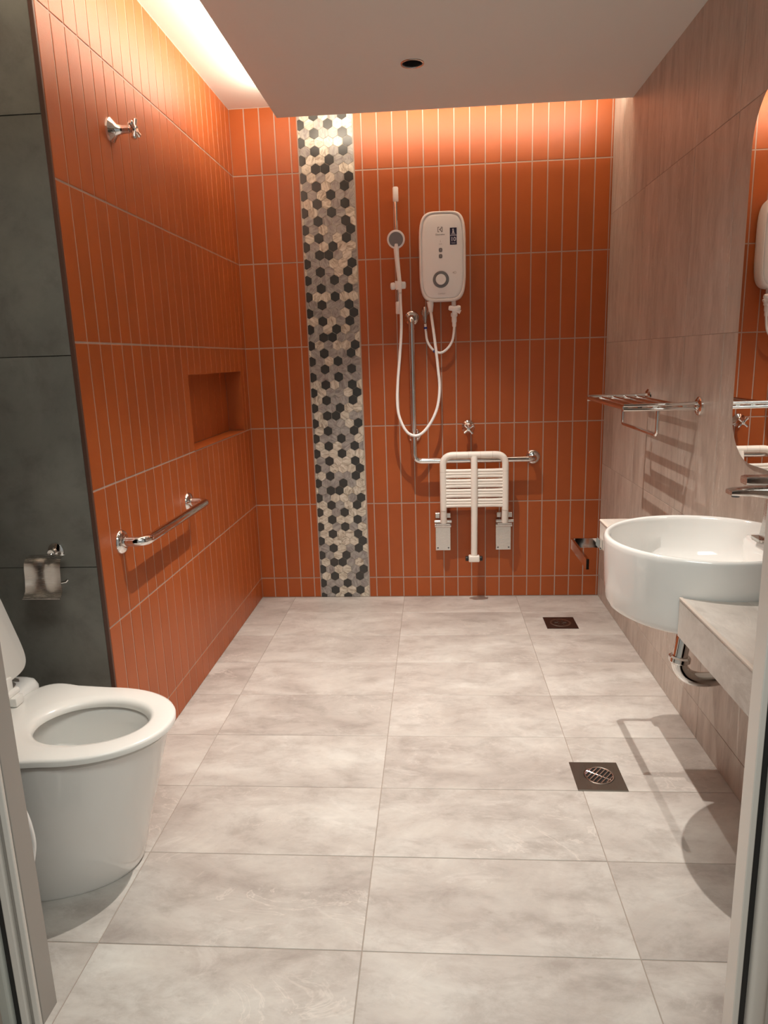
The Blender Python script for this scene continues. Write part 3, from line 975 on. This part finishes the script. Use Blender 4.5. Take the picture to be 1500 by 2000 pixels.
# toilet roll holder on the grey wall
t = thing('toilet_roll_holder', 'empty chrome toilet roll holder with curved cover on the dark grey wall', 'toilet roll holder', (-0.91, YE, 0.76))
bm = bmesh.new()
lathe(bm, [(0, 0), (0.024, 0.0), (0.023, 0.006), (0.019, 0.009), (0.010, 0.012), (0.010, 0.032), (0, 0.032)], (-0.910, YE - 0.003, 0.762), (0, -1, 0), 28)
obj('wall_mount', bm, ['chrome'], t, True)
bm = bmesh.new()
cx0, cx1 = -0.970, -0.866
prof = [(-0.030, 0.758), (-0.048, 0.760), (-0.062, 0.756), (-0.072, 0.744), (-0.076, 0.726), (-0.077, 0.706), (-0.080, 0.686), (-0.088, 0.668), (-0.100, 0.655), (-0.106, 0.652)]
NX = 12
rows = []
for q in range(NX + 1):
    u_ = q / NX; x = cx0 + (cx1 - cx0) * u_
    dip = 0.010 * math.exp(-((u_ - 0.55) / 0.16) ** 2)
    rows.append([bm.verts.new((x + (0.006 if i > 6 else 0) * (1 if u_ > 0.5 else 0.4), YE + a + 0.5 * dip * (i < 7), z - dip * (1 < i < 8) * 0.5)) for i, (a, z) in enumerate(prof)])
for P_, Q_ in zip(rows, rows[1:]):
    for k in range(len(prof) - 1): bm.faces.new((P_[k], P_[k + 1], Q_[k + 1], Q_[k]))
bmesh.ops.recalc_face_normals(bm, faces=bm.faces[:])
bmesh.ops.solidify(bm, geom=bm.faces[:], thickness=0.0012)
obj('cover', bm, ['satin'], t, True, 60)
bm = bmesh.new()
tube(bm, fillet([(-0.910, YE - 0.030, 0.760), (-0.910, YE - 0.046, 0.756), (-0.905, YE - 0.048, 0.690), (-0.895, YE - 0.048, 0.682)], 0.010, 5), 0.004, 12)
tube(bm, [(-0.962, YE - 0.034, 0.752), (-0.905, YE - 0.034, 0.752)], 0.004, 12)
tube(bm, [(-0.962, YE - 0.048, 0.680), (-0.885, YE - 0.048, 0.680), (-0.868, YE - 0.048, 0.683), (-0.862, YE - 0.048, 0.690)], 0.0042, 12)
obj('roll_bar', bm, ['chrome'], t, True)

# ================================================================== RIGHT WALL FITTINGS
# towel rack
t = thing('towel_rack', 'chrome towel rack shelf with hanging bar on the brown-grey right wall', 'towel rack', (XR, -0.77, 1.09))
y0, y1, xz, zr = -1.045, -0.495, 0.795, 1.090
for y in (y0, y1):
    bm = bmesh.new()
    tube(bm, [(XR - 0.004, y, zr + 0.010), (XR - 0.05, y, zr + 0.008), (xz - 0.006, y, zr + 0.007)], 0.0058, 14)
    tube(bm, [(XR - 0.004, y, zr - 0.009), (XR - 0.05, y, zr - 0.007), (xz - 0.006, y, zr - 0.006)], 0.0058, 14)
    obj('arm', bm, ['chrome'], t, True)
    bm = bmesh.new()
    lathe(bm, [(0.0, 0.0), (0.031, 0.0), (0.030, 0.006), (0.022, 0.012), (0.0, 0.013)], (XR - 0.001, y, zr), (-1, 0, 0), 32)
    obj('flange', bm, ['chrome'], t, True)
for x in (0.795, 0.842, 0.889, 0.936, 0.983):
    bm = bmesh.new()
    tube(bm, [(x, y0, zr + (0.0005)), (x, y1, zr + 0.0005)], 0.0068 if x > 0.8 else 0.0085, 14)
    obj('rail', bm, ['chrome'], t, True)
bm = bmesh.new()
tube(bm, fillet([(0.915, -0.995, 1.088), (0.915, -0.995, 0.992), (0.915, -0.560, 0.992), (0.915, -0.560, 1.088)], 0.018, 6), 0.0062, 14)
obj('hanging_bar', bm, ['chrome'], t, True)

# mirror
bm = bmesh.new()
mp_ = rrect(-1.325 - 0.30, 1.4415, 0.30, 0.4785, 0.14, 18)
fnm = lambda u, v, d: (XR - d, u, v)
prism(bm, mp_, fnm, 0.004, 0.0125, 1)
bv = rrect(-1.325 - 0.30, 1.4415, 0.299, 0.4775, 0.139, 18)
f = bm.faces.new([bm.verts.new((XR - 0.0128, u, v)) for u, v in bv]); f.material_index = 0
mo = obj('mirror', bm, ['mirror', 'mirrorback'])
tag(mo, 'frameless mirror with rounded corners on the right wall above the basin', 'mirror')

# ================================================================== COUNTER AND BASIN
BX, BY, BR, BZ0, BZ1 = 0.822, -1.700, 0.231, 0.642, 0.830
CX, CZ0, CZ1, CY1, CY0 = 0.703, 0.656, 0.744, -1.152, YF + 0.0135
bm = bmesh.new()
hr_ = BR + 0.003
dx = CX - BX
a0 = math.acos(dx / hr_)          # where the circle crosses the front edge
poly = [(CX, CY1), (XR - 0.002, CY1), (XR - 0.002, CY0), (CX, CY0)]
na = 30
# from near crossing around the back to the far crossing
arc = []
for k in range(na + 1):
    a = -a0 + (2 * a0) * k / na
    arc.append((min(BX + hr_ * math.cos(a), XR - 0.012), BY + hr_ * math.sin(a)))
pts2 = poly + arc
prism(bm, pts2, lambda u, v, d: (u, v, d), CZ0, CZ1)
ct = obj('counter', bm, ['counter'])
tag(ct, 'pale concrete-look tiled vanity counter under the round basin', 'counter')
for (ya, yb_) in ((CY0, BY - math.sqrt(hr_ ** 2 - dx ** 2) - 0.001), (BY + math.sqrt(hr_ ** 2 - dx ** 2) + 0.001, CY1)):
    bm = bmesh.new()
    box(bm, (CX - 0.0018, ya, CZ1 - 0.004), (CX + 0.006, yb_, CZ1 + 0.0015), 0, 0.001)
    obj('edge_profile', bm, ['cedge'], ct)
bm = bmesh.new(); box(bm, (CX, CY1 - 0.001, CZ1 - 0.004), (XR - 0.003, CY1 + 0.0018, CZ1 + 0.0015), 0, 0.001)
obj('edge_profile', bm, ['cedge'], ct)

t = thing('basin', 'round white ceramic semi-recessed basin projecting from the tiled counter', 'basin', (BX, BY, BZ0))
bm = bmesh.new()
prof = [(0.0, 0.0), (0.12, 0.0), (0.190, 0.002), (0.215, 0.006), (0.228, 0.014), (0.234, 0.028), (0.238, 0.07), (0.2415, 0.14), (0.2425, 0.172),
        (0.2422, 0.181), (0.240, 0.186), (0.236, 0.188), (0.232, 0.1875), (0.2285, 0.184), (0.2265, 0.176), (0.224, 0.15), (0.214, 0.105), (0.19, 0.065),
        (0.14, 0.042), (0.08, 0.032), (0.03, 0.028), (0.024, 0.022), (0.0, 0.022)]
lathe(bm, [(r_ * BR / 0.2425, h_) for r_, h_ in prof], (BX, BY, BZ0), (0, 0, 1), 96)
bmesh.ops.remove_doubles(bm, verts=bm.verts[:], dist=1e-5)
r = bmesh.ops.bisect_plane(bm, geom=bm.verts[:] + bm.edges[:] + bm.faces[:], plane_co=(XR - 0.006, 0, 0), plane_no=(1, 0, 0), clear_outer=True)
ed = [e for e in r['geom_cut'] if isinstance(e, bmesh.types.BMEdge)]
try: bmesh.ops.triangle_fill(bm, edges=ed, use_beauty=True)
except Exception: pass
obj('bowl', bm, ['ceramic'], t, True, 50)
bm = bmesh.new()
# tap ledge inside the bowl
led = []
for z, g in ((0.685, 0.014), (0.73, 0.004), (0.795, 0.0), (0.810, 0.001), (0.8185, 0.005), (0.8210, 0.012)):
    led.append([(u, v, z) for u, v in rrect(0.998, -1.712, 0.066 - g, 0.072 - g, 0.024, 6)])
loft(bm, led)
bmesh.ops.bisect_plane(bm, geom=bm.verts[:] + bm.edges[:] + bm.faces[:], plane_co=(XR - 0.008, 0, 0), plane_no=(1, 0, 0), clear_outer=True)
obj('tap_ledge', bm, ['ceramic'], t, True, 60)
bm = bmesh.new()
lathe(bm, [(0, 0), (0.022, 0.0), (0.022, 0.003), (0.016, 0.005), (0, 0.0055)], (BX, BY, BZ0 + 0.0235), (0, 0, 1), 28)
obj('plughole', bm, ['chrome'], t, True)

# basin mixer
MY = -1.715
t = thing('basin_mixer', 'chrome single-lever mixer tap standing on the basin ledge', 'tap', (0.968, MY, 0.821))
bm = bmesh.new()
prism(bm, rrect(0.966, MY, 0.031, 0.027, 0.006, 5), lambda u, v, d: (u, v, d), 0.8208, 0.827)
rings = [[(u, v, z) for u, v in rrect(cx, MY, hw, hw2, 0.007, 5)] for z, cx, hw, hw2 in ((0.827, 0.972, 0.0215, 0.022), (0.86, 0.973, 0.0185, 0.020), (0.90, 0.974, 0.0175, 0.019), (0.948, 0.974, 0.018, 0.020), (0.953, 0.974, 0.016, 0.018))]
loft(bm, rings)
obj('body', bm, ['satin'], t, True, 35)
bm = bmesh.new()
rings = []
for x, z, hh, hw in ((0.968, 0.934, 0.016, 0.019), (0.945, 0.938, 0.0125, 0.0195), (0.915, 0.940, 0.0095, 0.020), (0.880, 0.940, 0.0075, 0.020), (0.866, 0.939, 0.005, 0.0185)):
    rings.append([(x, MY + u, z + v) for u, v in rrect(0, 0, hw, hh, hh * 0.7, 5)])
loft(bm, rings)
obj('spout', bm, ['satin'], t, True, 35)
bm = bmesh.new(); lathe(bm, [(0, 0), (0.009, 0), (0.009, 0.006), (0, 0.006)], (0.882, MY, 0.933), (0, 0, -1), 18)
obj('aerator', bm, ['greyp'], t, True)
bm = bmesh.new()
lathe(bm, [(0, 0), (0.014, 0.0), (0.014, 0.012), (0, 0.012)], (0.975, MY, 0.953), (0, 0, 1), 24)
rings = [[(x, MY + u, z + v) for u, v in rrect(0, 0, hw, hh, hh * 0.6, 4)] for x, z, hh, hw in ((0.992, 0.966, 0.010, 0.021), (0.96, 0.966, 0.0105, 0.021), (0.905, 0.967, 0.0105, 0.0195), (0.898, 0.967, 0.009, 0.018))]
loft(bm, rings)
obj('lever', bm, ['satin'], t, True, 35)

# trap under the basin
t = thing('waste_pipe', 'shiny chrome curved waste pipe under the basin', 'waste pipe', (0.79, -1.71, 0.55))
PYY = -1.710
bm = bmesh.new()
tube(bm, [(0.800, PYY, 0.640), (0.786, PYY, 0.57), (0.779, PYY, 0.515)], 0.0185, 24)
obj('tailpiece', bm, ['chrome'], t, True)
bm = bmesh.new()
lathe(bm, [(0.0, -0.004), (0.0225, -0.004), (0.0265, 0.0), (0.0265, 0.010), (0.0225, 0.014), (0.0, 0.014)], (0.779, PYY, 0.510), (0.10, 0, 1), 30)
obj('slip_nut', bm, ['chrome'], t, True)
bm = bmesh.new()
tube(bm, spline([(0.778, PYY, 0.508), (0.782, PYY, 0.492), (0.797, PYY, 0.472), (0.822, PYY, 0.461), (0.855, PYY, 0.460), (0.90, PYY, 0.466), (0.96, PYY, 0.470), (XR - 0.006, PYY, 0.470)], 6), 0.0185, 24)
obj('bend', bm, ['chrome'], t, True)
bm = bmesh.new(); lathe(bm, [(0.0, 0), (0.036, 0), (0.035, 0.005), (0.022, 0.009), (0, 0.009)], (XR - 0.0025, PYY, 0.470), (-1, 0, 0), 28)
obj('wall_flange', bm, ['chrome'], t, True)

# open towel bar on the counter face
t = thing('towel_holder', 'open-ended flat chrome towel holder on the counter front left of the basin', 'towel holder', (0.70, -1.165, 0.67))
bm = bmesh.new()
pa = fillet([(CX - 0.0025, -1.168, 0.672), (0.612, -1.168, 0.672), (0.612, -1.408, 0.672)], 0.010, 5)
pp = [Vector(p) for p in pa]
rings = []
for i, p in enumerate(pp):
    a = pp[max(i - 1, 0)]; b = pp[min(i + 1, len(pp) - 1)]; tt = (b - a).normalized(); n_ = Vector((-tt.y, tt.x, 0))
    rings.append([p + n_ * u + Vector((0, 0, v)) for u, v in ((-0.004, -0.0155), (0.004, -0.0155), (0.004, 0.0155), (-0.004, 0.0155))])
loft(bm, rings)
obj('bar', bm, ['chrome'], t)
bm = bmesh.new(); box(bm, (CX - 0.0005, -1.198, 0.657), (CX - 0.010, -1.158, 0.690), 0, 0.002, 2)
obj('wall_mount', bm, ['chrome'], t)

# ================================================================== TOILET
TX, TY = -0.49, -1.830            # tip of the seat, centre line
t = thing('toilet', 'white skirted one-piece toilet with raised lid beside the grey wall', 'toilet', (-0.85, TY, 0))


def egg(x0, x1, hw, z, n=56, e=2.0, rear=3.2, shift=0.0):
    """outline from rear x0 to tip x1, half width hw: elliptic front, squarer rear"""
    xm = x1 - min(0.26, (x1 - x0) * 0.52)
    out = []
    for k in range(n):
        a = 2 * PI * k / n; c, s = math.cos(a), math.sin(a)
        if c >= 0:
            out.append((xm + (x1 - xm) * abs(c) ** (2 / e), TY + hw * math.copysign(abs(s) ** (2 / e), s) + shift, z))
        else:
            out.append((xm - (xm - x0) * abs(c) ** (2 / rear), TY + hw * math.copysign(abs(s) ** (2 / rear), s) + shift, z))
    return out


bm = bmesh.new()
rg = []
for z, x1, hw in ((0.001, -0.612, 0.160), (0.012, -0.606, 0.163), (0.10, -0.583, 0.168), (0.20, -0.555, 0.173), (0.30, -0.528, 0.178), (0.355, -0.512, 0.178), (0.370, -0.508, 0.178), (0.374, -0.514, 0.172)):
    rg.append(egg(-1.20, x1, hw, z))
# inner bowl
for z, x0, x1, hw in ((0.374, -0.90, -0.545, 0.125), (0.365, -0.885, -0.555, 0.112), (0.33, -0.875, -0.565, 0.105), (0.28, -0.865, -0.60, 0.092), (0.23, -0.85, -0.65, 0.07), (0.19, -0.83, -0.69, 0.045), (0.17, -0.80, -0.72, 0.02)):
    rg.append(egg(x0, x1, hw, z, rear=2.2))
loft(bm, rg, 0, True, True)
obj('bowl', bm, ['ceramic'], t, True, 50)
bm = bmesh.new()
loft(bm, [egg(-0.858, -0.625, 0.082, 0.252, rear=2.2), egg(-0.858, -0.625, 0.082, 0.254, rear=2.2)])
obj('water', bm, ['water'], t)
# raised rear deck and cistern
bm = bmesh.new()
rg = []
for z, x1, g in ((0.10, -0.97, 0.010), (0.20, -0.96, 0.004), (0.372, -0.950, 0.0), (0.400, -0.950, 0.0), (0.414, -0.957, 0.004), (0.419, -0.968, 0.012), (0.420, -0.985, 0.025)):
    rg.append([(u, v, z) for u, v in rrect((-1.20 + x1) / 2, TY, (x1 + 1.20) / 2, 0.224 - g, 0.035, 6)])
loft(bm, rg)
obj('rear_deck', bm, ['ceramic'], t, True, 50)
bm = bmesh.new()
rg = []
for z, g in ((0.415, 0.004), (0.50, 0.0), (0.72, -0.002), (0.735, 0.003)):
    rg.append([(u, v, z) for u, v in rrect(-1.175, TY, 0.09 - g, 0.19 - g, 0.035, 6)])
loft(bm, rg)
cs = obj('cistern', bm, ['ceramic'], t, True, 50)
bm = bmesh.new()
loft(bm, [[(u, v, z) for u, v in rrect(-1.172, TY, 0.098 - g, 0.198 - g, 0.038, 6)] for z, g in ((0.736, 0.003), (0.742, 0.0), (0.758, 0.0), (0.765, 0.006))])
obj('cistern_lid', bm, ['ceramic'], cs, True, 50)
# seat ring
bm = bmesh.new()


def flare(ring, g):
    """widen the rear of the seat outline into two shoulders"""
    out = []
    for x, y, z in ring:
        f_ = min(max((-0.775 - x) / 0.15, 0.0), 1.0); f_ = f_ * f_ * (3 - 2 * f_)
        out.append((x, TY + (y - TY) * (1 + g * f_), z))
    return out


o_ = [flare(egg(-0.955, -0.497, 0.180, 0.384, e=2.05, rear=5.5), .19), flare(egg(-0.957, -0.491, 0.1845, 0.386, e=2.05, rear=5.5), .19), flare(egg(-0.957, -0.490, 0.185, 0.397, e=2.05, rear=5.5), .19), flare(egg(-0.955, -0.492, 0.183, 0.4015, e=2.05, rear=5.5), .19),
      flare(egg(-0.950, -0.499, 0.177, 0.404, e=2.05, rear=5.0), .19), egg(-0.880, -0.540, 0.132, 0.404, rear=2.3), egg(-0.858, -0.547, 0.119, 0.4025, rear=2.1), egg(-0.848, -0.551, 0.113, 0.397, rear=2.0), egg(-0.842, -0.556, 0.109, 0.390, rear=2.0), egg(-0.842, -0.558, 0.110, 0.381, rear=2.0)]
R_ = loft(bm, o_, 0, False, False)
n = len(R_[0])
for k in range(n): bm.faces.new((R_[-1][k], R_[-1][(k + 1) % n], R_[0][(k + 1) % n], R_[0][k]))
obj('seat', bm, ['seatplastic'], t, True, 60)
for yy in (TY - 0.075, TY + 0.075):
    bm = bmesh.new()
    tube(bm, [(-0.950, yy - 0.024, 0.436), (-0.950, yy + 0.024, 0.436)], 0.0095, 18)
    box(bm, (-0.966, yy - 0.018, 0.405), (-0.928, yy + 0.018, 0.430), 0, 0.004, 2)
    box(bm, (-0.962, yy - 0.016, 0.436), (-0.952, yy + 0.016, 0.478), 0, 0.003, 2)
    obj('hinge', bm, ['seatplastic'], t, True)
# lid, standing up and leaning back
bm = bmesh.new()
hx, hz = -0.958, 0.462
la = math.radians(17)
def lid_ring(g, off):
    out = []
    for (x, y, z) in egg(-0.945 + 0.0 + g, -0.490 - g, 0.192 - g, 0, e=2.1, rear=9.0):
        l = x + 0.945
        out.append((hx - l * math.sin(la) - off * math.cos(la), y, hz + l * math.cos(la) - off * math.sin(la)))
    return out
loft(bm, [lid_ring(0.004, -0.002), lid_ring(0.0, 0.003), lid_ring(0.0, 0.012), lid_ring(0.006, 0.018), lid_ring(0.03, 0.020)])
obj('lid', bm, ['seatplastic'], t, True, 60)

# bidet spray with hose, by the door side of the toilet
t = thing('bidet_hose', 'white bidet spray hose hanging beside the toilet at the left door jamb', 'hose', (-0.73, -2.1, 0.2))
bm = bmesh.new()
tube(bm, spline([(-0.80, -2.235, 0.50), (-0.775, -2.20, 0.45), (-0.745, -2.14, 0.40), (-0.731, -2.105, 0.35), (-0.719, -2.10, 0.295), (-0.721, -2.10, 0.23), (-0.738, -2.13, 0.16), (-0.79, -2.18, 0.12), (-0.86, -2.24, 0.20), (-0.87, YF + 0.012, 0.30)], 8), 0.0065, 14)
obj('tubing', bm, ['white'], t, True)
bm = bmesh.new()
tube(bm, [(-0.80, -2.237, 0.49), (-0.812, -2.24, 0.53), (-0.82, -2.24, 0.60), (-0.815, -2.225, 0.63), (-0.80, -2.195, 0.645)], [0.009, 0.012, 0.011, 0.013, 0.015], 18)
obj('spray_head', bm, ['white'], t, True)
bm = bmesh.new(); box(bm, (-0.838, YF + 0.001, 0.56), (-0.802, -2.252, 0.60), 0, 0.004, 2)
obj('holder', bm, ['white'], t)
bm = bmesh.new(); lathe(bm, [(0, 0), (0.02, 0), (0.019, 0.005), (0.01, 0.008), (0.01, 0.02), (0, 0.02)], (-0.87, YF + 0.001, 0.30), (0, 1, 0), 24)
obj('wall_connector', bm, ['chrome'], t, True)

# ================================================================== FLOOR DRAINS
t = thing('floor_drain', 'dark square floor drain plate near the orange wall', 'drain', (0.767, -0.154, 0))
x0, y0, x1, y1 = DR1
bm = bmesh.new()
box(bm, (x0 + 0.0005, y0 + 0.0005, 0.0004), (x1 - 0.0005, y1 - 0.0005, 0.0022), 0, 0.0008)
obj('plate', bm, ['darkdrain'], t)
bm = bmesh.new()
lathe(bm, [(0.040, 0.0005), (0.044, 0.0018), (0.048, 0.0018), (0.050, 0.0005)], ((x0 + x1) / 2, (y0 + y1) / 2, 0.0016), (0, 0, 1), 40)
for k in range(6):
    a = PI * 2 * k / 6
    tube(bm, [((x0 + x1) / 2 + 0.012 * math.cos(a), (y0 + y1) / 2 + 0.012 * math.sin(a), 0.0026), ((x0 + x1) / 2 + 0.028 * math.cos(a), (y0 + y1) / 2 + 0.028 * math.sin(a), 0.0026)], 0.0018, 8)
obj('grate', bm, ['drainmetal'], t, True)

t = thing('floor_drain', 'square steel floor drain with round slotted grate beside the basin', 'drain', (0.659, -1.427, 0))
x0, y0, x1, y1 = DR2
cx, cy = (x0 + x1) / 2 + 0.004, (y0 + y1) / 2 + 0.002
bm = bmesh.new()
O, I, J = [], [], []
seg = 48
for k in range(seg):
    a = 2 * PI * (k + 0.5) / seg; c, s = math.cos(a), math.sin(a)
    hw, hh = (x1 - x0) / 2 - 0.0005, (y1 - y0) / 2 - 0.0005
    m = min(hw / max(abs(c), 1e-6), hh / max(abs(s), 1e-6))
    O.append(((x0 + x1) / 2 + m * c, (y0 + y1) / 2 + m * s)); I.append((cx + 0.047 * c, cy + 0.047 * s)); J.append((cx + 0.044 * c, cy + 0.044 * s))
# snap nearest samples to the square's corners
for qx in (x0 + 0.0005, x1 - 0.0005):
    for qy in (y0 + 0.0005, y1 - 0.0005):
        k = min(range(seg), key=lambda k: (O[k][0] - qx) ** 2 + (O[k][1] - qy) ** 2); O[k] = (qx, qy)
loft(bm, [[(x, y, 0.0004) for x, y in O], [(x, y, 0.0020) for x, y in O], [((x - cx) * 0.985 + cx, (y - cy) * 0.985 + cy, 0.0030) for x, y in O], [(x, y, 0.0030) for x, y in I], [(x, y, 0.0006) for x, y in J]], 0, False, False)
obj('plate', bm, ['drainmetal'], t)
bm = bmesh.new()
lathe(bm, [(0.0, 0.0003), (0.0440, 0.0003), (0.0440, 0.0007), (0, 0.0007)], (cx, cy, 0), (0, 0, 1), 40)
obj('sump_shade_disc', bm, ['black'], t)  # flat black disc paints the drain's dark inside onto the uncut floor
bm = bmesh.new()
lathe(bm, [(0.0400, 0.001), (0.0435, 0.001), (0.0435, 0.0036), (0.0415, 0.0042), (0.0400, 0.0036), (0.0400, 0.001)], (cx, cy, 0), (0, 0, 1), 48)
for k in range(-3, 4):
    u_ = k * 0.0115; hl = math.sqrt(0.0405 ** 2 - u_ ** 2)
    d1 = Vector((0.62, 0.78, 0)).normalized(); d2 = Vector((-d1.y, d1.x, 0))
    c_ = Vector((cx, cy, 0.0028)) + d2 * u_
    tube(bm, [c_ - d1 * hl, c_ + d1 * hl], 0.0024, 10)
c_ = Vector((cx, cy, 0.0022)); tube(bm, [c_ - d2 * 0.040, c_ + d2 * 0.040], 0.0026, 10)
obj('grate', bm, ['chrome'], t, True)
